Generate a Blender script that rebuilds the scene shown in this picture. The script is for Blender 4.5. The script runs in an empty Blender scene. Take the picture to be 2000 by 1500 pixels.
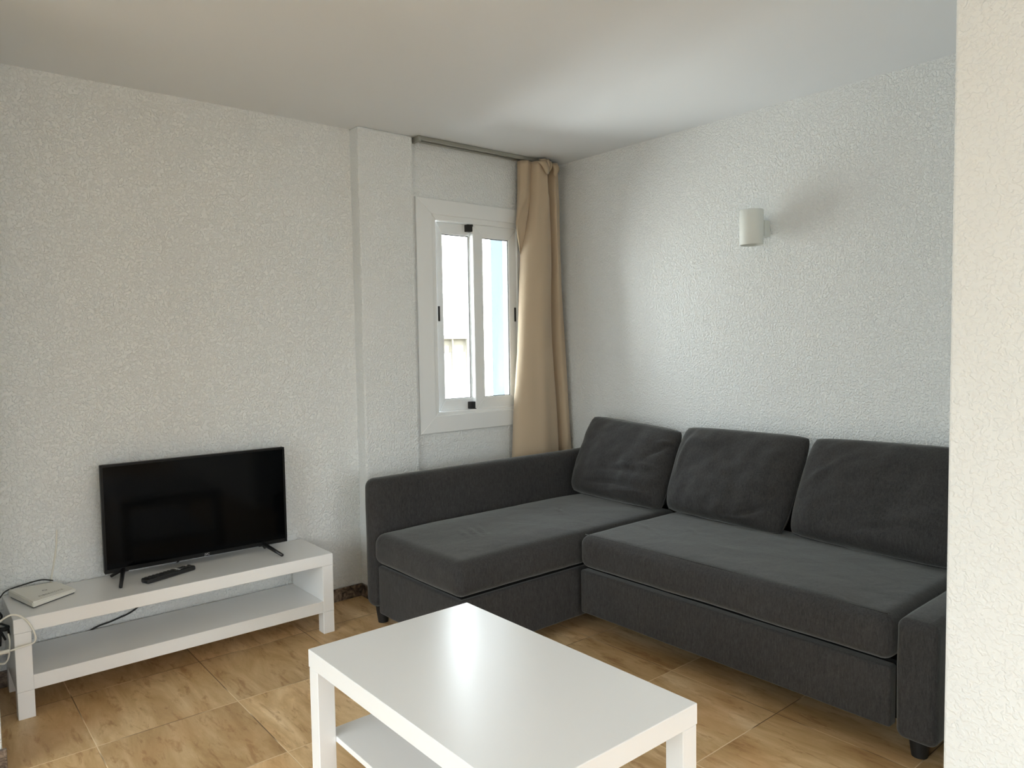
import bpy, bmesh, math, random
from mathutils import Vector, Matrix, noise
random.seed(4)
C = bpy.context.scene.collection
S = bpy.context.scene
R = math.radians

# ------------------------------------------------------------ camera, world, light, exposure
cam_d = bpy.data.cameras.new('camera'); cam = bpy.data.objects.new('camera', cam_d); C.objects.link(cam)
cam_d.sensor_width = 36; cam_d.lens = 1440.8 / 2000 * 36; cam_d.clip_start = 0.02; cam_d.clip_end = 200
Rv = Vector((0.76768765, -0.64062402, -0.01601697)); Uv = Vector((0.04810471, 0.03268614, 0.99830734))
Fv = Vector((0.63901613, 0.76715871, -0.05590978))
m = Matrix((Rv, Uv, -Fv)).transposed().to_4x4(); m.translation = Vector((-3.0727, -3.1901, 1.2516))
cam.matrix_world = m
S.camera = cam

SKY, WEST, SOUTH, NORTH = 5.0, .84, 1.2, 2.5
EXPOSURE = 0.21
w = bpy.data.worlds.new('daylight'); S.world = w; w.use_nodes = True
nt = w.node_tree; nt.nodes.clear()
def wn(t, **k):
    n = nt.nodes.new(t)
    for a, b in k.items(): setattr(n, a, b)
    return n
wo = wn('ShaderNodeOutputWorld'); bg = wn('ShaderNodeBackground')
tc = wn('ShaderNodeTexCoord'); sp = wn('ShaderNodeSeparateXYZ')
nt.links.new(tc.outputs['Generated'], sp.inputs[0])
# sunlit white town to the north, milky sky above, duller courtyard to the west
rz = wn('ShaderNodeValToRGB'); rz.color_ramp.elements[0].position = 0.0; rz.color_ramp.elements[1].position = 1.0
mz = wn('ShaderNodeMath', operation='MULTIPLY_ADD'); mz.inputs[1].default_value = 0.5; mz.inputs[2].default_value = 0.5
nt.links.new(sp.outputs['Z'], mz.inputs[0]); nt.links.new(mz.outputs[0], rz.inputs[0])
e = rz.color_ramp.elements
e[0].color = (1.0, 1.0, .97, 1); e[1].color = (0.62, 0.78, 1.0, 1)
k = e.new(0.45); k.color = (1.0, 1.0, .98, 1)
k = e.new(0.55); k.color = (0.98, 1.0, 1.0, 1)
def wmap(src, a, b_, c, d_):
    n = wn('ShaderNodeMapRange'); n.inputs['From Min'].default_value = a; n.inputs['From Max'].default_value = b_
    n.inputs['To Min'].default_value = c; n.inputs['To Max'].default_value = d_
    nt.links.new(src, n.inputs['Value']); return n.outputs['Result']
def wmath(op, a, b_):
    n = wn('ShaderNodeMath', operation=op)
    for i, v in enumerate((a, b_)):
        if isinstance(v, (int, float)): n.inputs[i].default_value = v
        else: nt.links.new(v, n.inputs[i])
    return n.outputs[0]
Y_, Z_ = sp.outputs['Y'], sp.outputs['Z']
north = wmath('MULTIPLY', wmap(Y_, 0.2, 0.75, 0.0, NORTH), wmap(Z_, -0.5, 0.3, 1.7, 0.8))    # sunlit street and white houses below
rest = wmath('MULTIPLY', wmap(Y_, -0.3, -0.8, WEST, SOUTH), wmap(Z_, -0.05, 0.30, 0.35, 2.2)) # shaded courtyard, bright sky over it
ms = wn('ShaderNodeMath', operation='MULTIPLY'); ms.inputs[1].default_value = SKY
nt.links.new(wmath('ADD', north, rest), ms.inputs[0])
nt.links.new(rz.outputs[0], bg.inputs['Color']); nt.links.new(ms.outputs[0], bg.inputs['Strength'])
nt.links.new(bg.outputs[0], wo.inputs[0])

sun_d = bpy.data.lights.new('sun', 'SUN'); sun_d.energy = 12; sun_d.angle = R(0.6); sun_d.color = (1, .95, .86)
sun = bpy.data.objects.new('sun', sun_d); C.objects.link(sun)
sun.rotation_euler = Vector((0.25, -1.0, 1.35)).to_track_quat('Z', 'Y').to_euler()   # high sun from behind the house

def portal(name, loc, rot, sx, sy):
    d = bpy.data.lights.new(name, 'AREA'); d.shape = 'RECTANGLE'; d.size = sx; d.size_y = sy
    d.cycles.is_portal = True
    o = bpy.data.objects.new(name, d); C.objects.link(o); o.location = loc; o.rotation_euler = rot
portal('window_portal', (-.605, .31, 1.40), (R(-90), 0, 0), .62, 1.1)
portal('balcony_portal', (-5.42, -2.28, 1.12), (0, R(-90), 0), 2.06, 3.24)
portal('rear_portal', (-3.15, -8.02, 1.57), (R(90), 0, 0), 3.5, 1.34)  # sky portal for the added, unseen rear opening

S.view_settings.view_transform = 'Standard'; S.view_settings.look = 'None'
S.view_settings.exposure = EXPOSURE; S.view_settings.gamma = 1; S.view_settings.use_curve_mapping = False
S.cycles.max_bounces = 12; S.cycles.diffuse_bounces = 8; S.cycles.glossy_bounces = 5; S.cycles.transparent_max_bounces = 12
S.cycles.use_denoising = True; S.cycles.sample_clamp_indirect = 12

# ------------------------------------------------------------ helpers
def tag(o, label=None, cat=None, group=None, kind=None):
    if label: o['label'] = label
    if cat: o['category'] = cat
    if group: o['group'] = group
    if kind: o['kind'] = kind
    return o
def empty(name, loc=(0, 0, 0), rz=0.0):
    o = bpy.data.objects.new(name, None); o.empty_display_size = .1
    C.objects.link(o); o.location = loc; o.rotation_euler = (0, 0, rz); return o
def obj(name, bm, mat, parent=None, smooth=False, world=True):
    me = bpy.data.meshes.new(name)
    bmesh.ops.recalc_face_normals(bm, faces=bm.faces[:]) if not getattr(bm, 'keepn', False) else None
    bm.to_mesh(me); bm.free()
    if mat: me.materials.append(mat)
    for p in me.polygons: p.use_smooth = smooth
    o = bpy.data.objects.new(name, me); C.objects.link(o)
    if parent is not None: o.parent = parent
    return o
def box(bm, x0, x1, y0, y1, z0, z1, bev=0.0, seg=2, mi=0):
    g = bmesh.ops.create_cube(bm, size=1)
    vs = g['verts']
    for v in vs:
        v.co = Vector((x0 + (v.co.x + .5) * (x1 - x0), y0 + (v.co.y + .5) * (y1 - y0), z0 + (v.co.z + .5) * (z1 - z0)))
    if bev > 0:
        es = list({e for v in vs for e in v.link_edges})
        bmesh.ops.bevel(bm, geom=es, offset=bev, segments=seg, profile=.5, affect='EDGES')
    return bm
def boxo(name, b, mat, parent=None, bev=0.0, seg=2, **k):
    bm = bmesh.new(); box(bm, *b, bev=bev, seg=seg); return obj(name, bm, mat, parent, **k)
def cyl(bm, c, r0, r1, h, seg=32, axis='Z', cap=True):
    g = bmesh.ops.create_cone(bm, cap_ends=cap, segments=seg, radius1=r0, radius2=r1, depth=h)
    M = {'Z': Matrix(), 'X': Matrix.Rotation(R(90), 4, 'Y'), 'Y': Matrix.Rotation(R(-90), 4, 'X')}[axis]
    bmesh.ops.transform(bm, matrix=Matrix.Translation(c) @ M, verts=g['verts']); return g['verts']
def catmull(P, n=8):
    P = [Vector(p) for p in P]; out = []
    for i in range(len(P) - 1):
        a = P[i - 1] if i else P[0] * 2 - P[1]; b, c = P[i], P[i + 1]
        d = P[i + 2] if i + 2 < len(P) else P[-1] * 2 - P[-2]
        for j in range(n):
            t = j / n
            out.append(.5 * ((2 * b) + (c - a) * t + (2 * a - 5 * b + 4 * c - d) * t * t + (3 * b - a - 3 * c + d) * t ** 3))
    out.append(P[-1]); return out
def tube(bm, P, r, seg=8, n=8, closed=False):
    pts = catmull(P, n) if n > 1 else [Vector(p) for p in P]
    rings = []; up = Vector((0, 0, 1))
    T0 = (pts[1] - pts[0]).normalized(); N = T0.orthogonal().normalized()
    for i, p in enumerate(pts):
        T = (pts[min(i + 1, len(pts) - 1)] - pts[max(i - 1, 0)]).normalized()
        N = (N - T * N.dot(T)).normalized(); B = T.cross(N)
        rr = r(i / (len(pts) - 1)) if callable(r) else r
        rings.append([bm.verts.new(p + (N * math.cos(a) + B * math.sin(a)) * rr) for a in [2 * math.pi * k / seg for k in range(seg)]])
    for a, b in zip(rings, rings[1:]):
        for k in range(seg): bm.faces.new((a[k], a[(k + 1) % seg], b[(k + 1) % seg], b[k]))
    bm.faces.new(rings[0][::-1]); bm.faces.new(rings[-1])
    return bm
def soft_box(x0, x1, y0, y1, z0, z1, r, step=.02, crown=0.0, wob=0.0, ridges=(), rt=None, seed=0):
    """upholstered block: a rounded box on a dense grid with crown and small ridges on top"""
    bm = bmesh.new()
    lo = Vector((x0, y0, z0)); hi = Vector((x1, y1, z1))
    def ticks(a, b):
        k = 5; t = [a + (b - a) * 0 + r * (1 - math.cos(i * math.pi / 2 / k)) for i in range(k)]
        n = max(2, int((b - a - 2 * r) / step)); t += [a + r + (b - a - 2 * r) * i / n for i in range(n + 1)]
        t += [b - r * (1 - math.cos(i * math.pi / 2 / k)) for i in range(k - 1, -1, -1)]
        return t
    X, Y, Z = ticks(x0, x1), ticks(y0, y1), ticks(z0, z1)
    cache = {}
    def V(x, y, z):
        key = (round(x, 5), round(y, 5), round(z, 5))
        if key in cache: return cache[key]
        p = Vector((x, y, z))
        inn = Vector([min(max(p[i], lo[i] + r), hi[i] - r) for i in range(3)])
        d = p - inn
        if d.length > 1e-9:
            d = d.normalized() * r if sum(abs(c) > 1e-9 for c in d) > 1 else d
        q = inn + d
        if z > z0 + (z1 - z0) * .5:
            u = (x - x0) / (x1 - x0); v = (y - y0) / (y1 - y0)
            q.z += crown * (1 - (2 * u - 1) ** 4) * (1 - (2 * v - 1) ** 4) * (z - z0) / (z1 - z0)
            for cx, cy, a, L, W, h in ridges:
                du = (x - cx) * math.cos(a) + (y - cy) * math.sin(a); dv = -(x - cx) * math.sin(a) + (y - cy) * math.cos(a)
                q.z += 1.5 * h * math.exp(-(du / L) ** 2 - (dv / W) ** 2)
        if wob:
            nn = noise.noise_vector(Vector((x * 4 + seed, y * 4, z * 6))) * wob + noise.noise_vector(Vector((x * 12 + seed, y * 12, z * 12))) * wob * .35
            q += nn
        cache[key] = bm.verts.new(q); return cache[key]
    def face(a, b, c, d):
        try: bm.faces.new((a, b, c, d))
        except ValueError: pass
    for z in (Z[0], Z[-1]):
        for i in range(len(X) - 1):
            for j in range(len(Y) - 1): face(V(X[i], Y[j], z), V(X[i + 1], Y[j], z), V(X[i + 1], Y[j + 1], z), V(X[i], Y[j + 1], z))
    for y in (Y[0], Y[-1]):
        for i in range(len(X) - 1):
            for j in range(len(Z) - 1): face(V(X[i], y, Z[j]), V(X[i + 1], y, Z[j]), V(X[i + 1], y, Z[j + 1]), V(X[i], y, Z[j + 1]))
    for x in (X[0], X[-1]):
        for i in range(len(Y) - 1):
            for j in range(len(Z) - 1): face(V(x, Y[i], Z[j]), V(x, Y[i + 1], Z[j]), V(x, Y[i + 1], Z[j + 1]), V(x, Y[i], Z[j + 1]))
    return bm
def text_obj(name, txt, size, mat, parent, M, depth=.0004, spacing=1.0):
    cu = bpy.data.curves.new(name, 'FONT'); cu.body = txt; cu.size = size; cu.extrude = depth
    cu.align_x = 'CENTER'; cu.align_y = 'CENTER'; cu.space_character = spacing
    t = bpy.data.objects.new(name + '_tmp', cu); C.objects.link(t)
    bpy.context.view_layer.update()
    me = bpy.data.meshes.new_from_object(t.evaluated_get(bpy.context.evaluated_depsgraph_get()))
    bpy.data.objects.remove(t); me.name = name
    me.materials.clear(); me.materials.append(mat)
    o = bpy.data.objects.new(name, me); C.objects.link(o); o.parent = parent; o.matrix_local = M
    return o

# ------------------------------------------------------------ materials
def mat(name, color=(.8, .8, .8), rough=.5, metal=0.0, spec=.5, sheen=0.0, coat=0.0):
    m = bpy.data.materials.new(name); m.use_nodes = True
    b = m.node_tree.nodes['Principled BSDF']
    b.inputs['Base Color'].default_value = (*color, 1); b.inputs['Roughness'].default_value = rough
    b.inputs['Metallic'].default_value = metal; b.inputs['Specular IOR Level'].default_value = spec
    b.inputs['Sheen Weight'].default_value = sheen; b.inputs['Coat Weight'].default_value = coat
    return m, m.node_tree, b
def N(nt, t, **k):
    n = nt.nodes.new(t)
    for a, b in k.items():
        if a in n.inputs: n.inputs[a].default_value = b
        else: setattr(n, a, b)
    return n
def bump_noise(nt, b, scale, strength, dist=.002, detail=3, vec=None, rough=.5):
    tc = N(nt, 'ShaderNodeTexCoord'); n = N(nt, 'ShaderNodeTexNoise', Scale=scale, Detail=detail, Roughness=rough)
    if vec:
        mp = N(nt, 'ShaderNodeMapping'); mp.inputs['Scale'].default_value = vec
        nt.links.new(tc.outputs['Object'], mp.inputs[0]); nt.links.new(mp.outputs[0], n.inputs['Vector'])
    else: nt.links.new(tc.outputs['Object'], n.inputs['Vector'])
    bp = N(nt, 'ShaderNodeBump', Strength=strength, Distance=dist)
    nt.links.new(n.outputs['Fac'], bp.inputs['Height']); nt.links.new(bp.outputs[0], b.inputs['Normal'])
    return n, bp

def plaster(name, color, strength=.6, scale=75):
    m, nt, b = mat(name, color, .75, spec=.25)
    tc = N(nt, 'ShaderNodeTexCoord')
    n1 = N(nt, 'ShaderNodeTexNoise', Scale=scale, Detail=2.0, Roughness=.45, Distortion=.5)
    n2 = N(nt, 'ShaderNodeTexNoise', Scale=scale * .28, Detail=2.0)
    n3 = N(nt, 'ShaderNodeTexNoise', Scale=1.3, Detail=2.0)
    for n in (n1, n2, n3): nt.links.new(tc.outputs['Object'], n.inputs['Vector'])
    r1 = N(nt, 'ShaderNodeMapRange'); r1.inputs['From Min'].default_value = .42; r1.inputs['From Max'].default_value = .62; r1.interpolation_type = 'SMOOTHSTEP'
    nt.links.new(n1.outputs['Fac'], r1.inputs['Value'])
    ad = N(nt, 'ShaderNodeMath', operation='MULTIPLY_ADD'); ad.inputs[1].default_value = .8
    nt.links.new(n2.outputs['Fac'], ad.inputs[0]); nt.links.new(r1.outputs[0], ad.inputs[2])
    bp = N(nt, 'ShaderNodeBump', Strength=strength, Distance=.0035)
    nt.links.new(ad.outputs[0], bp.inputs['Height']); nt.links.new(bp.outputs[0], b.inputs['Normal'])
    mx = N(nt, 'ShaderNodeMix', data_type='RGBA'); mx.inputs['A'].default_value = (*[c * .97 for c in color], 1); mx.inputs['B'].default_value = (*[min(1, c * 1.02) for c in color], 1)
    nt.links.new(n3.outputs['Fac'], mx.inputs['Factor']); nt.links.new(mx.outputs['Result'], b.inputs['Base Color'])
    return m
WALLC = (.785, .815, .82)
M_wall = plaster('wall_stipple', WALLC, .8, 105)
M_entry = plaster('wall_entry_stipple', WALLC, .45, 85)
M_smooth = plaster('wall_smooth', WALLC, .12)
M_ceil, nt_, b_ = mat('ceiling_paint', (.77, .80, .83), .6, spec=.3); bump_noise(nt_, b_, 2.2, .25, .03, 2)
M_revealshade, nt_, b_ = mat('blue_reveal_shade', (.07, .09, .11), .8)  # bluish shade of the outer window reveal, put into the colour
M_ext, nt_, b_ = mat('exterior_render', (.6, .6, .6), .8)

def floor_mat():
    m, nt, b = mat('travertine_tile', (.4, .25, .1), .38, spec=.4)
    L = nt.links.new
    tc = N(nt, 'ShaderNodeTexCoord'); sp = N(nt, 'ShaderNodeSeparateXYZ'); L(tc.outputs['Object'], sp.inputs[0])
    def cell(axis, off, pitch):
        a = N(nt, 'ShaderNodeMath', operation='SUBTRACT'); a.inputs[1].default_value = off; L(sp.outputs[axis], a.inputs[0])
        d = N(nt, 'ShaderNodeMath', operation='DIVIDE'); d.inputs[1].default_value = pitch; L(a.outputs[0], d.inputs[0])
        f = N(nt, 'ShaderNodeMath', operation='FLOOR'); L(d.outputs[0], f.inputs[0])
        fr = N(nt, 'ShaderNodeMath', operation='FRACT'); L(d.outputs[0], fr.inputs[0])
        pp = N(nt, 'ShaderNodeMath', operation='PINGPONG'); pp.inputs[1].default_value = .5; L(fr.outputs[0], pp.inputs[0])
        mu = N(nt, 'ShaderNodeMath', operation='MULTIPLY'); mu.inputs[1].default_value = pitch; L(pp.outputs[0], mu.inputs[0])
        return f, mu
    fx, ex = cell('X', -.872, .4435); fy, ey = cell('Y', -.168, .433)
    mn = N(nt, 'ShaderNodeMath', operation='MINIMUM'); L(ex.outputs[0], mn.inputs[0]); L(ey.outputs[0], mn.inputs[1])
    gr = N(nt, 'ShaderNodeMapRange'); gr.inputs['From Min'].default_value = .0009; gr.inputs['From Max'].default_value = .0022
    L(mn.outputs[0], gr.inputs['Value'])       # 0 in the joint, 1 on the tile
    cv = N(nt, 'ShaderNodeCombineXYZ'); L(fx.outputs[0], cv.inputs[0]); L(fy.outputs[0], cv.inputs[1])
    wnz = N(nt, 'ShaderNodeTexWhiteNoise'); L(cv.outputs[0], wnz.inputs['Vector'])
    vs = N(nt, 'ShaderNodeVectorMath', operation='MULTIPLY_ADD'); vs.inputs[1].default_value = (7, 7, 7)
    L(wnz.outputs['Color'], vs.inputs[0]); L(tc.outputs['Object'], vs.inputs[2])
    mp = N(nt, 'ShaderNodeMapping'); mp.inputs['Scale'].default_value = (1.0, .24, 1); mp.inputs['Rotation'].default_value = (0, 0, .1); L(vs.outputs[0], mp.inputs[0])
    n1 = N(nt, 'ShaderNodeTexNoise', Scale=7.5, Detail=7.0, Roughness=.66, Distortion=.7); L(mp.outputs[0], n1.inputs['Vector'])
    n2 = N(nt, 'ShaderNodeTexNoise', Scale=30.0, Detail=7.0, Roughness=.72, Distortion=.5); L(mp.outputs[0], n2.inputs['Vector'])
    n3 = N(nt, 'ShaderNodeTexNoise', Scale=3.2, Detail=2.0); L(tc.outputs['Object'], n3.inputs['Vector'])
    cr = N(nt, 'ShaderNodeValToRGB'); E = cr.color_ramp.elements
    E[0].position = .30; E[0].color = (.44, .265, .11, 1); E[1].position = .72; E[1].color = (.88, .68, .43, 1)
    q = E.new(.45); q.color = (.58, .38, .18, 1); q = E.new(.56); q.color = (.70, .49, .26, 1)
    L(n1.outputs['Fac'], cr.inputs[0])
    cr2 = N(nt, 'ShaderNodeValToRGB'); E = cr2.color_ramp.elements
    E[0].position = .36; E[0].color = (.60, .47, .36, 1); E[1].position = .47; E[1].color = (1, 1, 1, 1); q = E.new(.62); q.color = (1, 1, 1, 1); q = E.new(.72); q.color = (1.22, 1.25, 1.3, 1)
    L(n2.outputs['Fac'], cr2.inputs[0])
    mu = N(nt, 'ShaderNodeMix', data_type='RGBA', blend_type='MULTIPLY'); mu.inputs['Factor'].default_value = .75
    L(cr.outputs[0], mu.inputs['A']); L(cr2.outputs[0], mu.inputs['B'])
    # reddish and greyer patches
    mr = N(nt, 'ShaderNodeMapRange'); mr.inputs['From Min'].default_value = .5; mr.inputs['From Max'].default_value = .72; mr.inputs['To Max'].default_value = .45
    L(n3.outputs['Fac'], mr.inputs['Value'])
    mx = N(nt, 'ShaderNodeMix', data_type='RGBA'); mx.inputs['B'].default_value = (.68, .40, .19, 1)
    L(mr.outputs[0], mx.inputs['Factor']); L(mu.outputs['Result'], mx.inputs['A'])
    hs = N(nt, 'ShaderNodeHueSaturation'); tv = N(nt, 'ShaderNodeMapRange'); tv.inputs['To Min'].default_value = .88; tv.inputs['To Max'].default_value = 1.1
    L(wnz.outputs['Value'], tv.inputs['Value']); L(tv.outputs[0], hs.inputs['Value']); L(mx.outputs['Result'], hs.inputs['Color'])
    # joints: worn, partly pale and partly dark
    ng = N(nt, 'ShaderNodeTexNoise', Scale=3.5, Detail=1.0); L(tc.outputs['Object'], ng.inputs['Vector'])
    gc = N(nt, 'ShaderNodeValToRGB'); E = gc.color_ramp.elements; E[0].position = .46; E[0].color = (.16, .10, .05, 1); E[1].position = .54; E[1].color = (.85, .66, .42, 1)
    L(ng.outputs['Fac'], gc.inputs[0])
    fm = N(nt, 'ShaderNodeMix', data_type='RGBA'); L(gr.outputs[0], fm.inputs['Factor']); L(gc.outputs[0], fm.inputs['A']); L(hs.outputs[0], fm.inputs['B'])
    L(fm.outputs['Result'], b.inputs['Base Color'])
    ht = N(nt, 'ShaderNodeMath', operation='MULTIPLY_ADD'); ht.inputs[1].default_value = .18; L(n2.outputs['Fac'], ht.inputs[0]); L(gr.outputs[0], ht.inputs[2])
    bp = N(nt, 'ShaderNodeBump', Strength=.35, Distance=.0012); L(ht.outputs[0], bp.inputs['Height']); L(bp.outputs[0], b.inputs['Normal'])
    return m
M_floor = floor_mat()

def terrazzo():
    m, nt, b = mat('brown_granite', (.14, .11, .09), .35)
    L = nt.links.new
    tc = N(nt, 'ShaderNodeTexCoord'); n = N(nt, 'ShaderNodeTexNoise', Scale=22.0, Detail=6.0, Roughness=.75, Distortion=1.5); L(tc.outputs['Object'], n.inputs['Vector'])
    cr = N(nt, 'ShaderNodeValToRGB'); E = cr.color_ramp.elements
    E[0].position = .38; E[0].color = (.012, .009, .008, 1); E[1].position = .66; E[1].color = (.34, .27, .21, 1); q = E.new(.5); q.color = (.13, .095, .07, 1)
    L(n.outputs['Fac'], cr.inputs[0]); L(cr.outputs[0], b.inputs['Base Color']); return m
M_base = terrazzo()

def fabric(name, c, scale=1.0, sheen=.28, wrinkle=.25):
    m, nt, b = mat(name, c, .95, spec=.15, sheen=sheen)
    b.inputs['Sheen Roughness'].default_value = .4; b.inputs['Sheen Tint'].default_value = (.97, 1, .97, 1)
    L = nt.links.new
    tc = N(nt, 'ShaderNodeTexCoord')
    mp = N(nt, 'ShaderNodeMapping'); mp.inputs['Scale'].default_value = (1, 1, .22); L(tc.outputs['Object'], mp.inputs[0])
    n = N(nt, 'ShaderNodeTexNoise', Scale=420.0 * scale, Detail=3.0, Roughness=.8); L(mp.outputs[0], n.inputs['Vector'])
    n4 = N(nt, 'ShaderNodeTexNoise', Scale=150.0 * scale, Detail=3.0, Roughness=.8); L(mp.outputs[0], n4.inputs['Vector'])
    n2 = N(nt, 'ShaderNodeTexNoise', Scale=4.0, Detail=4.0, Roughness=.6); L(tc.outputs['Object'], n2.inputs['Vector'])
    cr = N(nt, 'ShaderNodeValToRGB'); E = cr.color_ramp.elements
    E[0].position = .34; E[0].color = (*[x * .55 for x in c], 1); E[1].position = .68; E[1].color = (*[x * 1.55 for x in c], 1)
    ad = N(nt, 'ShaderNodeMix'); ad.inputs['Factor'].default_value = .5; L(n.outputs['Fac'], ad.inputs['A']); L(n4.outputs['Fac'], ad.inputs['B'])
    L(ad.outputs['Result'], cr.inputs[0])
    hs = N(nt, 'ShaderNodeHueSaturation'); mr = N(nt, 'ShaderNodeMapRange'); mr.inputs['To Min'].default_value = .8; mr.inputs['To Max'].default_value = 1.2
    L(n2.outputs['Fac'], mr.inputs['Value']); L(mr.outputs[0], hs.inputs['Value']); L(cr.outputs[0], hs.inputs['Color']); L(hs.outputs[0], b.inputs['Base Color'])
    bp = N(nt, 'ShaderNodeBump', Strength=.5, Distance=.0012); L(ad.outputs['Result'], bp.inputs['Height'])
    n3 = N(nt, 'ShaderNodeTexNoise', Scale=9.0, Detail=3.0, Roughness=.5, Distortion=.8); L(tc.outputs['Object'], n3.inputs['Vector'])
    bp2 = N(nt, 'ShaderNodeBump', Strength=wrinkle, Distance=.01); L(n3.outputs['Fac'], bp2.inputs['Height']); L(bp.outputs[0], bp2.inputs['Normal'])
    L(bp2.outputs[0], b.inputs['Normal']); return m
M_sofa = fabric('charcoal_weave', (.0375, .0362, .0362))
M_pil = fabric('charcoal_cushion_weave', (.0375, .0362, .0362), wrinkle=.4)
M_lin, nt_, b_ = mat('black_lining', (.006, .006, .006), .9, spec=.1)
M_plastic_black, nt_, b_ = mat('black_plastic', (.012, .012, .013), .35)
M_rubber, nt_, b_ = mat('black_rubber', (.008, .008, .008), .6)

def curtain_mat():
    m, nt, b = mat('beige_linen', (.54, .43, .305), .85, spec=.2, sheen=.2)
    n, bp = bump_noise(nt, b, 380, .35, .0008, 3, (1, 1, .35))
    b.inputs['Subsurface Weight'].default_value = 0
    L = nt.links.new
    tr = N(nt, 'ShaderNodeBsdfTranslucent'); tr.inputs['Color'].default_value = (.40, .29, .17, 1)
    mx = N(nt, 'ShaderNodeMixShader'); mx.inputs[0].default_value = .12
    L(b.outputs[0], mx.inputs[1]); L(tr.outputs[0], mx.inputs[2]); L(mx.outputs[0], nt.nodes['Material Output'].inputs[0])
    return m
M_curt = curtain_mat()
M_lacq, nt_, b_ = mat('white_lacquer', (.785, .795, .80), .27, spec=.5); bump_noise(nt_, b_, 60, .04, .001, 2)
M_alu, nt_, b_ = mat('white_aluminium', (.77, .795, .80), .35); bump_noise(nt_, b_, 200, .02, .0005, 1)
M_gask, nt_, b_ = mat('grey_gasket', (.05, .05, .05), .6)
M_rail, nt_, b_ = mat('grey_rail', (.35, .35, .31), .35, metal=.6)
M_sconce, nt_, b_ = mat('sconce_white', (.70, .73, .70), .5); bump_noise(nt_, b_, 120, .05, .0005, 2)
M_modem, nt_, b_ = mat('modem_white', (.75, .74, .68), .35)
M_wcable, nt_, b_ = mat('white_cable', (.74, .73, .66), .45)
M_print, nt_, b_ = mat('grey_print', (.22, .22, .2), .5)
M_lprint, nt_, b_ = mat('light_print', (.62, .62, .62), .5)
M_screen, nt_, b_ = mat('tv_screen', (.001, .0012, .0015), .09, spec=.08)
M_bezel, nt_, b_ = mat('tv_bezel', (.004, .004, .004), .45, spec=.2)
M_key, nt_, b_ = mat('remote_key', (.05, .05, .05), .5)
M_keyw, nt_, b_ = mat('remote_key_pale', (.6, .6, .6), .5)

def glass_mat():
    m = bpy.data.materials.new('window_glass'); m.use_nodes = True; nt = m.node_tree; nt.nodes.clear()
    o = N(nt, 'ShaderNodeOutputMaterial'); t = N(nt, 'ShaderNodeBsdfTransparent'); g = N(nt, 'ShaderNodeBsdfGlossy', Roughness=.02)
    t.inputs[0].default_value = (.95, .97, .96, 1)
    f = N(nt, 'ShaderNodeFresnel', IOR=1.45); x = N(nt, 'ShaderNodeMixShader')
    nt.links.new(f.outputs[0], x.inputs[0]); nt.links.new(t.outputs[0], x.inputs[1]); nt.links.new(g.outputs[0], x.inputs[2]); nt.links.new(x.outputs[0], o.inputs[0])
    return m
M_glass = glass_mat()

# ------------------------------------------------------------ room shell
H = 2.2965
YT, YP, YW = .10, .02, .05          # tv wall, column front, window wall
def struct(name, b, m, **k): return tag(boxo(name, b, m, **k), kind='structure')
struct('floor', (-5.75, .45, -8.3, .45, -.2, 0), M_floor)
struct('ceiling', (-5.75, .45, -8.3, .45, H, H + .2), M_ceil)
# window wall with an opening
WX0, WX1, WZ0, WZ1 = -.905, -.305, .873, 1.926
bm = bmesh.new()
box(bm, -1.03, WX0, YW, .30, 0, H); box(bm, WX1, .0, YW, .30, 0, H)
box(bm, WX0, WX1, YW, .30, 0, WZ0); box(bm, WX0, WX1, YW, .30, WZ1, H)
tag(obj('wall_window', bm, M_wall), kind='structure')
struct('wall_column', (-1.333, -1.026, YP, .30, 0, H), M_wall, bev=.008)
struct('wall_television', (-3.10, -1.333, YT, .30, 0, H), M_wall)
struct('wall_right', (0, .3, -2.5, .30, 0, H), M_wall)
struct('wall_entry', (-1.124, .3, -8.0, -2.5, 0, H), M_entry, bev=.006)
struct('wall_left', (-5.65, -2.887, -.58, .30, 0, H), M_wall, bev=.006)
bm = bmesh.new()
RX0, RX1 = -4.9, -1.4  # unseen opening added behind the camera to light the television wall
box(bm, -5.65, RX0, -8.3, -8.0, 0, H); box(bm, RX1, .3, -8.3, -8.0, 0, H); box(bm, RX0, RX1, -8.3, -8.0, 0, .9); box(bm, RX0, RX1, -8.3, -8.0, 2.24, H)
tag(obj('wall_rear', bm, M_smooth), kind='structure')
bm = bmesh.new()
BY0, BY1, BZ1 = -3.9, -.66, 2.14
box(bm, -5.65, -5.4, -8.0, BY0, 0, H); box(bm, -5.65, -5.4, BY1, -.58, 0, H); box(bm, -5.65, -5.4, BY0, BY1, BZ1, H)
tag(obj('wall_balcony', bm, M_smooth), kind='structure')
# baseboards
struct('baseboard_television', (-2.885, -1.333, YT - .012, YT, 0, .062), M_base, bev=.002)
struct('baseboard_column', (-1.345, -1.333, YP, YT - .012, 0, .062), M_base, bev=.002)
struct('baseboard_left', (-2.95, -2.877, -.592, -.58, 0, .075), M_base, bev=.002)
struct('baseboard_right', (-.012, 0, -2.5, YW, 0, .062), M_base)
struct('baseboard_window', (-1.026, -.012, YW - .012, YW, 0, .062), M_base)
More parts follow.
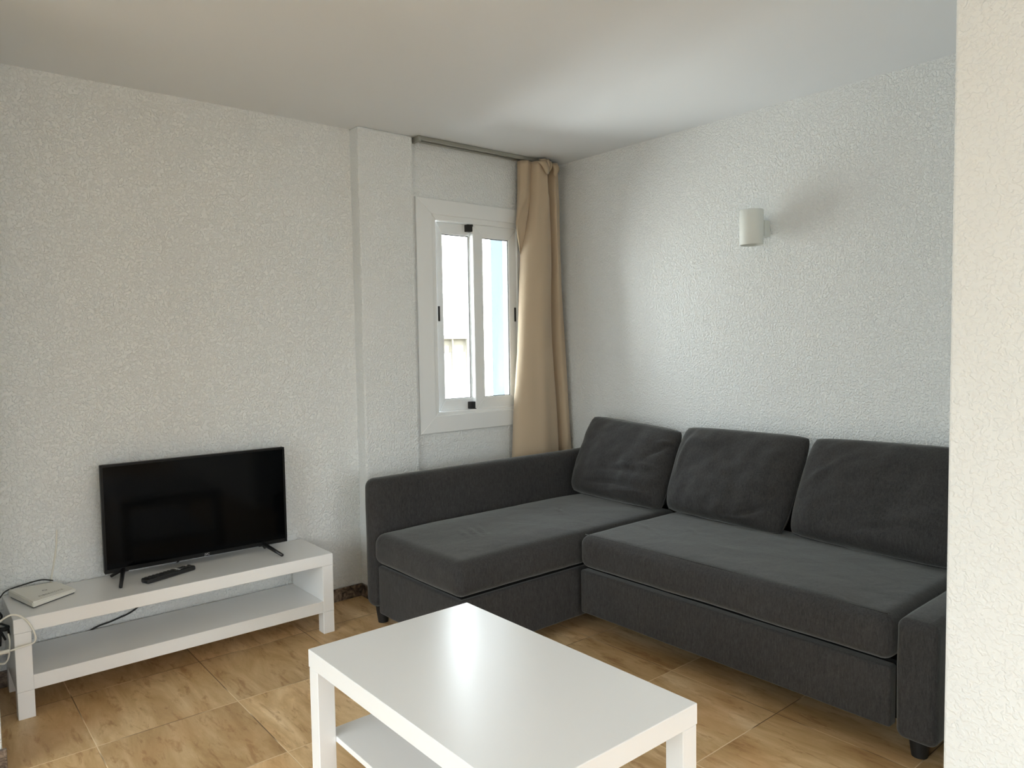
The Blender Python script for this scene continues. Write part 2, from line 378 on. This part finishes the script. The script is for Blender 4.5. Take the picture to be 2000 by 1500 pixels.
# balcony door: frame and two panes (outside the view)
d = empty('door_1', (-5.5, -1.83, 0)); tag(d, kind='structure')
def loc(o, p):   # world-built mesh under an empty: keep it where it is
    o.matrix_parent_inverse = Matrix.Translation(p.location).inverted(); return o
def part(name, bm, mt, par, smooth=False, root=None):
    o = obj(name, bm, mt, par, smooth)
    r = root or par
    o.matrix_parent_inverse = (Matrix.Translation(r.location) @ Matrix.Rotation(r.rotation_euler[2], 4, 'Z')).inverted() if r.type == 'EMPTY' and par is r else Matrix()
    return o
bm = bmesh.new()
for y in (BY0, -2.31, BY1 - .06): box(bm, -5.54, -5.48, y, y + .06, 0, BZ1)
box(bm, -5.539, -5.481, BY0, BY1, BZ1 - .06, BZ1); box(bm, -5.539, -5.481, BY0, BY1, 0, .05)
part('door_frame', bm, M_alu, d)
bm = bmesh.new(); box(bm, -5.512, -5.506, BY0 + .06, BY1 - .06, .05, BZ1 - .06); part('door_pane', bm, M_glass, d)

struct('reveal_shade_1', (WX1 - .012, WX1, .18, .30, WZ0, WZ1), M_revealshade)  # thin slab added over the right reveal to carry its painted shade
# window_1 -----------------------------------------------------------
win = empty('window_1', (-.605, YW, WZ0)); tag(win, kind='structure')
def frame(x0, x1, z0, z1, l, r, b, t, y0, y1, bev=.003):
    """four mitred-looking bars of one frame"""
    bm = bmesh.new()
    # mitred: build as extruded quads
    O = [(x0, z0), (x1, z0), (x1, z1), (x0, z1)]; I = [(x0 + l, z0 + b), (x1 - r, z0 + b), (x1 - r, z1 - t), (x0 + l, z1 - t)]
    for k in range(4):
        k2 = (k + 1) % 4
        q = [O[k], O[k2], I[k2], I[k]]
        f = [bm.verts.new((a, y0, c)) for a, c in q]; g = [bm.verts.new((a, y1, c)) for a, c in q]
        bm.faces.new(f); bm.faces.new(g[::-1])
        for j in range(4): bm.faces.new((f[j], f[(j + 1) % 4], g[(j + 1) % 4], g[j]))
    es = [e for e in bm.edges if abs(e.verts[0].co.y - y0) < 1e-6 and abs(e.verts[1].co.y - y0) < 1e-6]
    if bev: bmesh.ops.bevel(bm, geom=es, offset=bev, segments=1, affect='EDGES')
    return bm
part('trim', frame(-1.004, -.208, .782, 2.005, .096, .096, .090, .079, YW - .014, YW, .0025), M_alu, win)
part('outer_frame', frame(WX0 - .004, WX1 + .004, WZ0 - .004, WZ1 + .004, .03, .028, .022, .034, YW - .006, YW + .12, .004), M_alu, win)
def sash(x0, x1, z0, z1, gx0, gx1, gz0, gz1, y0, y1, slot_x):
    s = part('sash', frame(x0, x1, z0, z1, gx0 - x0, x1 - gx1, gz0 - z0, z1 - gz1, y0, y1, .003), M_alu, win)
    g = bmesh.new(); ym = (y0 + y1) / 2; box(g, gx0 - .004, gx1 + .004, ym - .002, ym + .002, gz0 - .004, gz1 + .004)
    o = obj('pane', g, M_glass, s)
    g = frame(gx0 - .001, gx1 + .001, gz0 - .001, gz1 + .001, .004, .004, .004, .005, y0 + .006, ym - .003, 0); obj('gasket', g, M_gask, s)
    g = bmesh.new(); box(g, slot_x - .0065, slot_x + .0065, y0 - .002, y0 + .004, 1.372, 1.452, bev=.002); obj('handle', g, M_rubber, s)
    return s
sash(-.856, -.600, .885, 1.905, -.812, -.635, .952, 1.836, YW + .036, YW + .064, -.842)
sash(-.632, -.320, .888, 1.897, -.566, -.383, .954, 1.829, YW + .002, YW + .030, -.341)
bm = bmesh.new(); box(bm, -.664, -.632, YW + .004, YW + .036, 1.858, 1.895, bev=.002); box(bm, -.642, -.632, YW + .0, YW + .012, 1.885, 1.905); part('stopper', bm, M_rubber, win)
bm = bmesh.new(); box(bm, -.664, -.632, YW + .006, YW + .036, .893, .931, bev=.002); box(bm, -.642, -.632, YW + .0, YW + .012, .883, .895); part('stopper', bm, M_rubber, win)

# neighbouring terrace outside
nb = empty('neighbouring_terrace', (2.6, 6.4, -3)); tag(nb, 'white neighbouring terrace with cream coping and railing seen through the window', 'building')
bm = bmesh.new(); box(bm, 1.0, 4.05, 6.2, 6.5, -3, .7); part('wall', bm, M_ext, nb)
M_cream, nt_, b_ = mat('cream_render', (.24, .215, .165), .8)
bm = bmesh.new(); box(bm, 1.0, 4.05, 6.14, 6.56, 1.32, 1.385, bev=.01); part('coping', bm, M_cream, nb)
bm = bmesh.new(); box(bm, 1.0, 4.05, 6.22, 6.48, 1.12, 1.32); part('parapet', bm, M_cream, nb)
bm = bmesh.new(); box(bm, 1.0, 4.05, 6.25, 6.45, .7, 1.12); part('wall', bm, M_ext, nb)
for i in range(6):
    bm = bmesh.new(); box(bm, 2.4 + i * .28, 2.422 + i * .28, 6.15, 6.19, .85, 1.33); part('baluster', bm, M_cream, nb)

# ------------------------------------------------------------ curtain rail and curtain
rail = empty('curtain_rail', (-.55, 0.0, H)); tag(rail, 'double grey curtain rail fixed under the ceiling above the window', 'curtain rail')
for i, y in enumerate((.030, -.012)):
    bm = bmesh.new(); box(bm, -1.012, -.06, y - .007, y + .007, H - .021, H - .001, bev=.003); part('track', bm, M_rail, rail)
bm = bmesh.new(); box(bm, -1.016, -1.000, -.022, .042, H - .03, H - .001, bev=.002); part('end_cap', bm, M_rail, rail)
bm = bmesh.new(); tube(bm, [(-.99, .02, H - .024), (-.99, .018, H - .045), (-.985, .014, H - .052), (-.98, .018, H - .045)], .002, 6, 5); part('hook', bm, M_alu, rail)

cur = empty('curtain', (-.22, -.03, .02)); tag(cur, 'beige linen curtain drawn back in the corner beside the window', 'curtain')
KEYS = [
 (0.0, [(-.338, .018), (-.334, -.022), (-.300, -.036), (-.268, -.020), (-.258, .012), (-.262, .020), (-.270, .0), (-.262, -.05), (-.235, -.082), (-.200, -.078), (-.182, -.05), (-.172, .005), (-.160, .012), (-.150, -.02), (-.135, -.055), (-.105, -.060), (-.082, -.035), (-.075, .01)]),
 (.085, [(-.340, .018), (-.345, -.022), (-.318, -.040), (-.282, -.024), (-.272, .012), (-.276, .020), (-.285, .0), (-.278, -.055), (-.240, -.090), (-.196, -.084), (-.172, -.05), (-.166, .005), (-.156, .012), (-.148, -.02), (-.132, -.058), (-.100, -.062), (-.074, -.035), (-.068, .01)]),
 (.155, [(-.345, .020), (-.372, -.020), (-.375, -.034), (-.325, -.030), (-.295, .012), (-.300, .022), (-.312, .004), (-.304, -.055), (-.255, -.092), (-.205, -.086), (-.168, -.056), (-.158, .005), (-.150, .012), (-.142, -.02), (-.126, -.058), (-.096, -.062), (-.068, -.035), (-.060, .01)]),
 (.235, [(-.320, .022), (-.328, .012), (-.332, .006), (-.325, .004), (-.310, .014), (-.316, .022), (-.336, .004), (-.330, -.055), (-.272, -.094), (-.205, -.088), (-.162, -.058), (-.150, .005), (-.142, .012), (-.134, -.02), (-.118, -.060), (-.088, -.064), (-.060, -.035), (-.050, .01)]),
 (.48, [(-.330, .024), (-.345, .014), (-.350, .008), (-.345, .006), (-.330, .014), (-.336, .022), (-.372, .004), (-.366, -.058), (-.300, -.100), (-.210, -.094), (-.150, -.062), (-.134, .005), (-.126, .012), (-.117, -.02), (-.100, -.064), (-.068, -.068), (-.034, -.040), (-.028, .01)]),
 (.78, [(-.350, .024), (-.375, .014), (-.390, .008), (-.380, .006), (-.360, .014), (-.366, .022), (-.436, .004), (-.440, -.055), (-.345, -.104), (-.230, -.112), (-.140, -.078), (-.110, .000), (-.102, .008), (-.092, -.025), (-.072, -.080), (-.042, -.092), (-.012, -.070), (-.010, .0)]),
 (1.0, [(-.350, .024), (-.375, .014), (-.390, .008), (-.380, .006), (-.360, .014), (-.366, .022), (-.446, .004), (-.450, -.055), (-.350, -.104), (-.230, -.112), (-.140, -.078), (-.110, .000), (-.102, .008), (-.092, -.025), (-.072, -.080), (-.042, -.092), (-.012, -.070), (-.010, .0)])]
bm = bmesh.new(); rows = []
zt, zb = H - .027, .03
NZ = 90
for r_ in range(NZ + 1):
    t = r_ / NZ; z = zt + (zb - zt) * t
    ki = max(k for k in range(len(KEYS) - 1) if KEYS[k][0] <= t)
    (t0_, a), (t1_, b2) = KEYS[ki], KEYS[ki + 1]; s2 = (t - t0_) / (t1_ - t0_)
    P = [Vector((p[0] + (q[0] - p[0]) * s2, p[1] + (q[1] - p[1]) * s2, z)) for p, q in zip(a, b2)]
    pts = catmull(P, 5)
    row = []
    for i, p in enumerate(pts):
        n_ = noise.noise_vector(Vector((p.x * 13, z * 1.4, 3.1)))
        amp = .016 if t > .08 else .002
        x = p.x + n_.x * amp; y = p.y + n_.y * amp - .004 * math.sin(i * .9) * (1 if t < .3 else .4)
        row.append(bm.verts.new((min(x, -.006), min(y, YW - .022), z)))
    rows.append(row)
for a, b2 in zip(rows, rows[1:]):
    for i in range(len(a) - 1): bm.faces.new((a[i], a[i + 1], b2[i + 1], b2[i]))
o = part('cloth', bm, M_curt, cur, smooth=True)
sm = o.modifiers.new('thickness', 'SOLIDIFY'); sm.thickness = .0025
# flopped heading folds
def flap(P, Q, nseg=1):
    bm = bmesh.new(); A = catmull(P, nseg); B = catmull(Q, nseg); rws = []
    for k in range(7):
        s = k / 6
        rws.append([bm.verts.new(a.lerp(b, s) + Vector((0, -.012 * math.sin(math.pi * s), 0)) + noise.noise_vector(a * 30 + b * 10) * .003) for a, b in zip(A, B)])
    for a, b in zip(rws, rws[1:]):
        for i in range(len(a) - 1): bm.faces.new((a[i], a[i + 1], b[i + 1], b[i]))
    return bm
for P, Q in (([(-.262, -.060, H - .030), (-.235, -.092, H - .024), (-.207, -.092, H - .034)], [(-.236, -.096, H - .085), (-.226, -.104, H - .104), (-.208, -.100, H - .102)]),
             ([(-.215, -.088, H - .020), (-.200, -.096, H - .014), (-.190, -.088, H - .024)], [(-.212, -.094, H - .080), (-.204, -.100, H - .090), (-.198, -.09, H - .085)]),
             ([(-.185, -.082, H - .016), (-.176, -.094, H - .028), (-.168, -.080, H - .018)], [(-.198, -.088, H - .09), (-.190, -.096, H - .085), (-.184, -.08, H - .095)]),
             ([(-.160, -.072, H - .026), (-.120, -.082, H - .024), (-.086, -.060, H - .040)], [(-.150, -.078, H - .092), (-.138, -.088, H - .108), (-.128, -.076, H - .098)]),
             ([(-.235, -.05, H - .012), (-.20, -.065, H - .005), (-.165, -.05, H - .010)], [(-.230, -.062, H - .03), (-.20, -.080, H - .035), (-.170, -.062, H - .03)])):
    o = part('heading', flap(P, Q), M_curt, cur, smooth=True)
    sm = o.modifiers.new('thickness', 'SOLIDIFY'); sm.thickness = .003

# ------------------------------------------------------------ wall sconce
sc = empty('wall_sconce', (-.09, -1.318, 1.75)); tag(sc, 'white cylindrical up and down wall light above the sofa', 'wall light')
def ring_tube(cx, cy, z0, z1, r, wall, seg=48):
    bm = bmesh.new(); L = []
    for rr, z in ((r - .003, z0), (r, z0 + .003), (r, z1 - .003), (r - .003, z1), (r - wall, z1), (r - wall, z0 + .03 if False else z0)):
        L.append([bm.verts.new((cx + rr * math.cos(2 * math.pi * k / seg), cy + rr * math.sin(2 * math.pi * k / seg), z)) for k in range(seg)])
    for i in range(len(L)):
        a, b = L[i], L[(i + 1) % len(L)]
        for k in range(seg): bm.faces.new((a[k], a[(k + 1) % seg], b[(k + 1) % seg], b[k]))
    return bm
part('shade', ring_tube(-.095, -1.314, 1.672, 1.828, .052, .004), M_sconce, sc, smooth=False)
for p in sc.children[0].data.polygons: p.use_smooth = True
bm = bmesh.new(); cyl(bm, (-.095, -1.314, 1.75), .047, .047, .07, 32); part('lamp_holder', bm, M_sconce, sc)
bm = bmesh.new(); box(bm, -.046, 0, -1.350, -1.286, 1.713, 1.785, bev=.003); part('wall_bracket', bm, M_sconce, sc)

# ------------------------------------------------------------ corner sofa
SX = -.876; CX = -1.495
sofa = empty('corner_sofa', (-.7, -1.3, 0)); tag(sofa, 'large charcoal fabric corner sofa with a chaise under the window', 'sofa')
part('chaise_armrest', soft_box(CX - .002, -.02, -.325, -.232, .075, .658, .042, .03, wob=.0018), M_sofa, sofa, True)
part('right_armrest', soft_box(SX + .004, -.02, -2.392, -2.277, .075, .432, .026, .03, crown=.012, wob=.0018, seed=4), M_sofa, sofa, True)
bm = soft_box(-.12, -.02, -2.27, -.33, .10, .60, .04, .05); part('backrest', bm, M_sofa, sofa, True)
rg = [(-1.20, -.66, 1.25, .07, .006, .004), (-1.155, -.66, 1.2, .06, .006, .0035), (-1.245, -.655, 1.3, .05, .006, .003), (-.66, -.63, 1.2, .045, .006, .004), (-.63, -.60, 1.1, .03, .005, -.003)]
part('chaise_cushion', soft_box(CX - .012, -.17, -.978, -.330, .288, .425, .046, .0125, crown=.018, wob=.003, ridges=rg), M_sofa, sofa, True)
rg = [(-.60, -1.12, 1.1, .05, .006, .003), (-.52, -1.30, .9, .05, .006, .003), (-.66, -1.23, .9, .03, .005, .002)]
part('seat_cushion', soft_box(SX - .008, -.17, -2.272, -.982, .292, .433, .042, .0125, crown=.012, wob=.003, ridges=rg, seed=9), M_sofa, sofa, True)
# seam piping along the front of the seat
bm = bmesh.new(); tube(bm, [(SX + .022, -1.0, .4315), (SX + .022, -1.6, .435), (SX + .022, -2.25, .4315)], .0018, 6, 8)
part('seam', bm, M_sofa, sofa, True)
part('chaise_base', soft_box(CX + .010, -.17, -.958, -.338, .062, .278, .012, .06, wob=.0012), M_sofa, sofa, True)
part('drawer_front', soft_box(SX + .004, SX + .05, -2.266, -.984, .095, .279, .009, .05, wob=.0012, seed=2), M_sofa, sofa, True)
bm = bmesh.new(); box(bm, SX + .052, -.17, -2.268, -.984, .11, .287); box(bm, CX + .03, -.19, -.94, -.345, .2, .287); part('inner_frame', bm, M_lin, sofa)
for (x, y, h) in ((-.782, -2.315, .078), (-1.435, -.285, .078), (-1.40, -.90, .065), (-.08, -2.33, .078), (-.08, -.29, .078)):
    bm = bmesh.new(); cyl(bm, (x, y, h / 2), .022, .033, h, 28); part('leg', bm, M_rubber, sofa)

def pillow(name, BL, BR, TL, TR, thick, label, seed=0, pinch=-.02, folds=(), sag=.0, back=.4):
    BL, BR, TL, TR = map(Vector, (BL, BR, TL, TR))
    nrm = (BR - BL).cross(TL - BL).normalized()
    if nrm.x > 0: nrm = -nrm
    bm = bmesh.new(); NU, NV = 64, 48
    def P(u, v):   # u,v in -1..1
        uu = u * (1 - pinch * (1 - v * v) * 0.35 - 0) ; vv = v * (1 - pinch * (1 - u * u) * 0.25)
        # corners slightly rounded
        cr = (abs(u) ** 6) * (abs(v) ** 6) * .045
        uu *= 1 - cr; vv *= 1 - cr
        s, t = (uu + 1) / 2, (vv + 1) / 2
        return (BL.lerp(BR, s)).lerp(TL.lerp(TR, s), t)
    grid = {}
    for side in (1, -1):
        for i in range(NU + 1):
            for j in range(NV + 1):
                u = -math.cos(math.pi * i / NU); v = -math.cos(math.pi * j / NV)
                edge = i in (0, NU) or j in (0, NV)
                if side == -1 and edge: grid[side, i, j] = grid[1, i, j]; continue
                pu = (1 - abs(u) ** 3.2); pv = (1 - abs(v) ** 3.0)
                th = thick * (max(pu, 0) ** .42) * (max(pv, 0) ** .45) * (1 + sag * -v)
                p = P(u, v)
                o = th * (1 - back if side == 1 else back)
                if side == 1:
                    q = Vector((u * 1.6 + seed * 3.7, v * 1.3, seed))
                    o += th * .12 * noise.noise(q) + .010 * noise.noise(q * 3) * (pu * pv) ** .5
                    for cu, cv, a, L, W, h in folds:
                        du = (u - cu) * math.cos(a) + (v - cv) * math.sin(a); dv = -(u - cu) * math.sin(a) + (v - cv) * math.cos(a) + .15 * du * du
                        o += 1.9 * h * math.exp(-(du / L) ** 2 - (dv / W) ** 2)
                p = p + nrm * o * side + (nrm * 0)
                if edge: p += noise.noise_vector(Vector((u * 3 + seed * 5, v * 3, 1))) * .006
                grid[side, i, j] = bm.verts.new(p)
    for side in (1, -1):
        for i in range(NU):
            for j in range(NV):
                f = [grid[side, i, j], grid[side, i + 1, j], grid[side, i + 1, j + 1], grid[side, i, j + 1]]
                try: bm.faces.new(f)
                except ValueError: pass
    base = (BL + BR) / 2
    e_ = empty(name, base); tag(e_, label, 'cushion', 'loose back cushions on the corner sofa')
    part('cover', bm, M_pil, e_, True)
    # zip seam all round
    bm = bmesh.new(); pts = []
    for k in range(0, 41): u = -1 + k / 20; pts.append(P(u, -1))
    for k in range(1, 31): v = -1 + k / 15; pts.append(P(1, v))
    for k in range(1, 41): u = 1 - k / 20; pts.append(P(u, 1))
    for k in range(1, 31): v = 1 - k / 15; pts.append(P(-1, v))
    tube(bm, pts, .0028, 6, 1); part('seam', bm, M_pil, e_, True)
    return e_
f1 = [(.25, -.25, .12, .5, .035, -.008), (.45, -.10, .2, .4, .03, .007), (.1, -.62, .08, .55, .04, -.009), (.35, -.75, .15, .4, .035, .007), (.75, .35, .9, .2, .04, -.008), (.82, .6, .4, .15, .035, .007), (.5, -.42, .1, .35, .025, .005)]
pillow('sofa_cushion', (-.285, -.338, .440), (-.315, -.975, .440), (-.125, -.352, .842), (-.130, -.965, .803), .155, 'charcoal back cushion in the sofa corner, slumped with creases beside the curtain', 1, folds=f1, sag=.25)
f2 = [(.55, -.72, .6, .3, .04, -.007), (.3, -.9, .2, .3, .03, .005), (-.8, .2, 1.5, .4, .05, .006)]
pillow('sofa_cushion', (-.300, -.990, .450), (-.315, -1.598, .440), (-.120, -.978, .828), (-.120, -1.620, .832), .15, 'charcoal back cushion in the middle of the sofa, below the wall light', 2, folds=f2, sag=.2)
f3 = [(-.6, .3, .9, .4, .06, .005), (.2, -.6, .3, .4, .05, -.005)]
pillow('sofa_cushion', (-.300, -1.618, .450), (-.310, -2.262, .440), (-.120, -1.632, .832), (-.120, -2.250, .842), .15, 'charcoal back cushion at the right end of the sofa, partly behind the white wall', 3, folds=f3, sag=.2)

# ------------------------------------------------------------ tv bench
bx1, bx0, by0, by1 = -1.652, -2.815, -.2455, .077
bench = empty('tv_bench', ((bx0 + bx1) / 2, (by0 + by1) / 2, 0)); tag(bench, 'low long white bench with an open shelf under the television', 'tv bench')
def bpart(name, b, bev=.0015):
    bm = bmesh.new(); box(bm, *b, bev=bev, seg=1); return part(name, bm, M_lacq, bench)
bpart('top', (bx0, bx1, by0, by1, .2985, .3485))
bpart('side_panel', (bx0 + .0008, bx0 + .05, by0 + .0008, by1 - .001, .0955, .2978))
bpart('side_panel', (bx1 - .05, bx1 - .0008, by0 + .0008, by1 - .001, .0955, .2978))
bpart('shelf', (bx0 + .05, bx1 - .05, by0 + .0012, by1 - .001, .0955, .1455), .001)
for x in (bx0 + .0012, bx1 - .0512):
    for y in (by0 + .0012, by1 - .0512): bpart('leg', (x, x + .05, y, y + .05, 0, .0948))

# ------------------------------------------------------------ coffee table
tx1, ty1 = -1.6925, -1.2882; tx0, ty0 = tx1 - .5452, ty1 - .8947; th = .4152
tab = empty('coffee_table', ((tx0 + tx1) / 2, (ty0 + ty1) / 2, 0)); tag(tab, 'white rectangular coffee table with a lower shelf in the foreground', 'coffee table')
def tpart(name, b, bev=.0015):
    bm = bmesh.new(); box(bm, *b, bev=bev, seg=1); return part(name, bm, M_lacq, tab)
tpart('tabletop', (tx0, tx1, ty0, ty1, th - .05, th))
for x in (tx0 + .0015, tx1 - .0515):
    for y in (ty0 + .0015, ty1 - .0515): tpart('leg', (x, x + .05, y, y + .05, 0, th - .0508))
tpart('shelf', (tx0 + .0518, tx1 - .0518, ty0 + .003, ty1 - .003, .153, .169), .001)

# ------------------------------------------------------------ television
TZ = .3757
tv = empty('television', (-2.1255, -.0037, .3485), -.026); tag(tv, 'black flat screen television standing on the white bench', 'television')
W2_, HT = .365, .4266
def tvp(name, b, mt, bev=.0, seg=2):
    bm = bmesh.new(); box(bm, *b, bev=bev, seg=seg)
    o = obj(name, bm, mt, tv); return o
z0 = TZ - .3485
tvp('housing', (-W2_, W2_, .0, .022, z0, z0 + HT), M_bezel, .003)
tvp('rear_housing', (-.26, .26, .022, .06, z0 + .03, z0 + .27), M_bezel, .01)
fr = bmesh.new()
box(fr, -W2_, W2_, -.004, 0, z0 + HT - .009, z0 + HT, bev=.001, seg=1); box(fr, -W2_, W2_, -.004, 0, z0, z0 + .016, bev=.001, seg=1)
box(fr, -W2_, -W2_ + .009, -.004, 0, z0 + .016, z0 + HT - .009); box(fr, W2_ - .009, W2_, -.004, 0, z0 + .016, z0 + HT - .009)
obj('bezel', fr, M_bezel, tv)
tvp('screen', (-W2_ + .009, W2_ - .009, -.0015, -.0001, z0 + .016, z0 + HT - .009), M_screen)
text_obj('logo', 'JVC', .013, M_lprint, tv, Matrix.Translation((.018, -.0045, z0 + .0075)) @ Matrix.Rotation(R(90), 4, 'X'))
def foot(xa, xf, xb):
    bm = bmesh.new()
    top = Vector((xa, .008, z0 + .008))
    tube(bm, [top, Vector((xf, -.138, .007))], lambda t: .0095 - .003 * t, 10, 1)
    tube(bm, [top, Vector((xb, .034, .0065))], lambda t: .0085 - .0025 * t, 10, 1)
    box(bm, xa - .018, xa + .018, -.002, .020, z0 - .004, z0 + .004, bev=.002)
    obj('foot', bm, M_plastic_black, tv, True)
foot(-.298, -.335, -.338); foot(.256, .290, .276)

# ------------------------------------------------------------ remote control
rem = empty('remote_control', (-2.284, -.100, .3485), math.atan2(.070, .2)); tag(rem, 'black television remote control lying on the bench in front of the screen', 'remote control')
bm = bmesh.new(); box(bm, -.105, .105, -.023, .023, .001, .019, bev=.006, seg=3); obj('body', bm, M_plastic_black, rem, True)
for i in range(12):
    for j in range(3):
        pale = i in (8,) and j in (0, 1, 2)
        if i in (9,): continue
        bm = bmesh.new(); box(bm, -.094 + i * .0158, -.085 + i * .0158, -.0165 + j * .0125, -.0085 + j * .0125, .0185, .0208, bev=.001, seg=1)
        o = obj('button', bm, M_keyw if pale or (i == 11 and j == 2) else M_key, rem)
bm = bmesh.new(); cyl(bm, (.0535, 0, .0196), .0125, .012, .003, 24); obj('direction_pad', bm, M_key, rem)

# ------------------------------------------------------------ modem
A, B, Cc, D = Vector((-2.800, .040)), Vector((-2.748, -.165)), Vector((-2.600, -.072)), Vector((-2.642, .060))
mod = empty('internet_router', (-2.70, -.04, .3485)); tag(mod, 'flat white internet router lying on the left end of the bench', 'router')
def prism(pts, z0s, z1s, mt, name, bev=.003):
    bm = bmesh.new(); a = [bm.verts.new((p.x, p.y, z)) for p, z in zip(pts, z0s)]; b = [bm.verts.new((p.x, p.y, z)) for p, z in zip(pts, z1s)]
    bm.faces.new(a); bm.faces.new(b[::-1])
    n = len(pts)
    for k in range(n): bm.faces.new((a[k], b[k], b[(k + 1) % n], a[(k + 1) % n]))
    if bev: bmesh.ops.bevel(bm, geom=bm.edges[:], offset=bev, segments=3, affect='EDGES')
    return part(name, bm, mt, mod)
ctr = (A + B + Cc + D) / 4
inset = [ctr + (p - ctr) * .93 for p in (A, B, Cc, D)]
bz = .3485
prism(inset, [bz] * 4, [bz + .004] * 4, M_gask, 'base', 0)
prism([A, B, Cc, D], [bz + .004] * 4, [bz + .030, bz + .024, bz + .016, bz + .022], M_modem, 'case', .0035)
nrm = Vector((Cc.x - B.x, Cc.y - B.y, bz + .016 - bz - .024)).normalized()
up = Vector((A.x - B.x, A.y - B.y, .006)).normalized(); nz = nrm.cross(up).normalized(); up = nz.cross(nrm)
def plate(s, t, h):   # point on the sloped lid
    p = B.lerp(Cc, s).lerp(A.lerp(D, s), t); z = (bz + .024) * (1 - s) * (1 - t) + (bz + .016) * s * (1 - t) + (bz + .030) * (1 - s) * t + (bz + .022) * s * t
    return Vector((p.x, p.y, z)) + nz * h
Mo = Matrix((nrm, up, nz)).transposed().to_4x4(); Mo.translation = plate(.52, .22, .0006) - mod.location
text_obj('lettering', 'FIBERHOME', .0145, M_print, mod, Mo, .0002, 1.35)
bm = bmesh.new()
g = bmesh.ops.create_circle(bm, cap_ends=False, segments=28, radius=.0088)
outer = g['verts']
for v in outer: v.co.y *= .85
inner = [bm.verts.new(v.co * .62) for v in outer]
for k in range(28): bm.faces.new((outer[k], outer[(k + 1) % 28], inner[(k + 1) % 28], inner[k]))
o = obj('emblem', bm, M_print, mod); Mo2 = Mo.copy(); Mo2.translation = plate(.50, .47, .0012) - mod.location; o.matrix_local = Mo2

# ------------------------------------------------------------ cables, outlet, conduit
def cable(name, P, r, mt, label, cat, n=8):
    bm = bmesh.new(); tube(bm, P, r, 8, n); return tag(obj(name, bm, mt, None, True), label, cat)
cable('power_cable', [(-2.655, .062, .375), (-2.69, .078, .381), (-2.74, .070, .379), (-2.800, .055, .372), (-2.822, .03, .362), (-2.836, .0, .345), (-2.842, -.02, .30), (-2.846, -.01, .2)], .0024, M_rubber, 'thin black power lead running from the router over the bench end', 'cable')
cable('tv_cable', [(-2.10, .083, .44), (-2.25, .090, .30), (-2.36, .090, .192), (-2.45, .090, .160), (-2.52, .090, .146), (-2.60, .090, .10), (-2.66, .084, .02)], .0034, M_rubber, 'black cord hanging behind the bench below the television', 'cable')
cable('wall_cable', [(-2.630, YT - .002, .56), (-2.634, YT - .003, .50), (-2.645, YT - .003, .43), (-2.657, YT - .004, .37), (-2.662, .088, .30), (-2.70, .088, .23), (-2.75, .088, .14), (-2.77, .085, .02)], .0032, M_wcable, 'thin white cable running down the wall behind the router', 'cable')
# white charger lead looping in front of the bench end
wc = empty('charger_lead', (-2.84, -.27, .15)); tag(wc, 'white charger lead looping over the left end of the bench', 'cable')
yl = -.268
pts = []
LOOP = [(-2.87, -0.275, 0.347), (-2.852, -0.272, 0.363), (-2.824, -0.27, 0.375), (-2.801, -0.268, 0.368), (-2.779, -0.266, 0.345), (-2.764, -0.264, 0.314), (-2.756, -0.264, 0.285), (-2.758, -0.264, 0.268), (-2.768, -0.264, 0.261), (-2.793, -0.266, 0.259), (-2.829, -0.27, 0.256)]
bm = bmesh.new(); tube(bm, LOOP, .0032, 8, 6); part('lead', bm, M_wcable, wc, True)
PLUG = [(-2.865, -0.272, 0.257), (-2.832, -0.27, 0.256)]
bm = bmesh.new(); tube(bm, PLUG, .0068, 10, 1); part('connector', bm, M_wcable, wc, True)
LOOP2 = [(-2.826, -0.2, 0.292), (-2.823, -0.2, 0.266), (-2.825, -0.2, 0.231), (-2.831, -0.2, 0.205), (-2.842, -0.2, 0.193), (-2.862, -0.2, 0.198)]
cable('white_lead', LOOP2, .0028, M_wcable, 'thinner white lead hanging down beside the left bench panel', 'cable')
bt = empty('cable_bundle', (-2.85, -.12, .2)); tag(bt, 'black cord gathered with a tie in the gap left of the bench', 'cable')
for P in [[(-2.856, -0.12, 0.305), (-2.841, -0.12, 0.307), (-2.824, -0.12, 0.297), (-2.81, -0.12, 0.287)], [(-2.854, -0.12, 0.286), (-2.836, -0.12, 0.289), (-2.821, -0.12, 0.289), (-2.818, -0.12, 0.273), (-2.815, -0.12, 0.261)], [(-2.852, -0.12, 0.271), (-2.841, -0.12, 0.279), (-2.832, -0.12, 0.257), (-2.828, -0.12, 0.247)], [(-2.842, -0.12, 0.287), (-2.842, -0.12, 0.26), (-2.844, -0.12, 0.229)], [(-2.848, -0.05, 0.342), (-2.836, -0.05, 0.326), (-2.83, -0.05, 0.311), (-2.835, -0.05, 0.298)]]:
    bm = bmesh.new(); tube(bm, P, .0036, 8, 6); part('cord', bm, M_rubber, bt, True)
bm = bmesh.new(); P = [(-2.848, -0.12, 0.287), (-2.816, -0.12, 0.283)]; tube(bm, P, .0075, 10, 1); part('tie', bm, M_rubber, bt, True)

ou = empty('wall_outlet', (-1.70, YT, .37)); tag(ou, 'white wall socket half hidden behind the right edge of the television', 'wall socket')
bm = bmesh.new(); box(bm, -1.745, -1.676, YT - .009, YT, .335, .374, bev=.003); part('plate', bm, M_alu, ou)
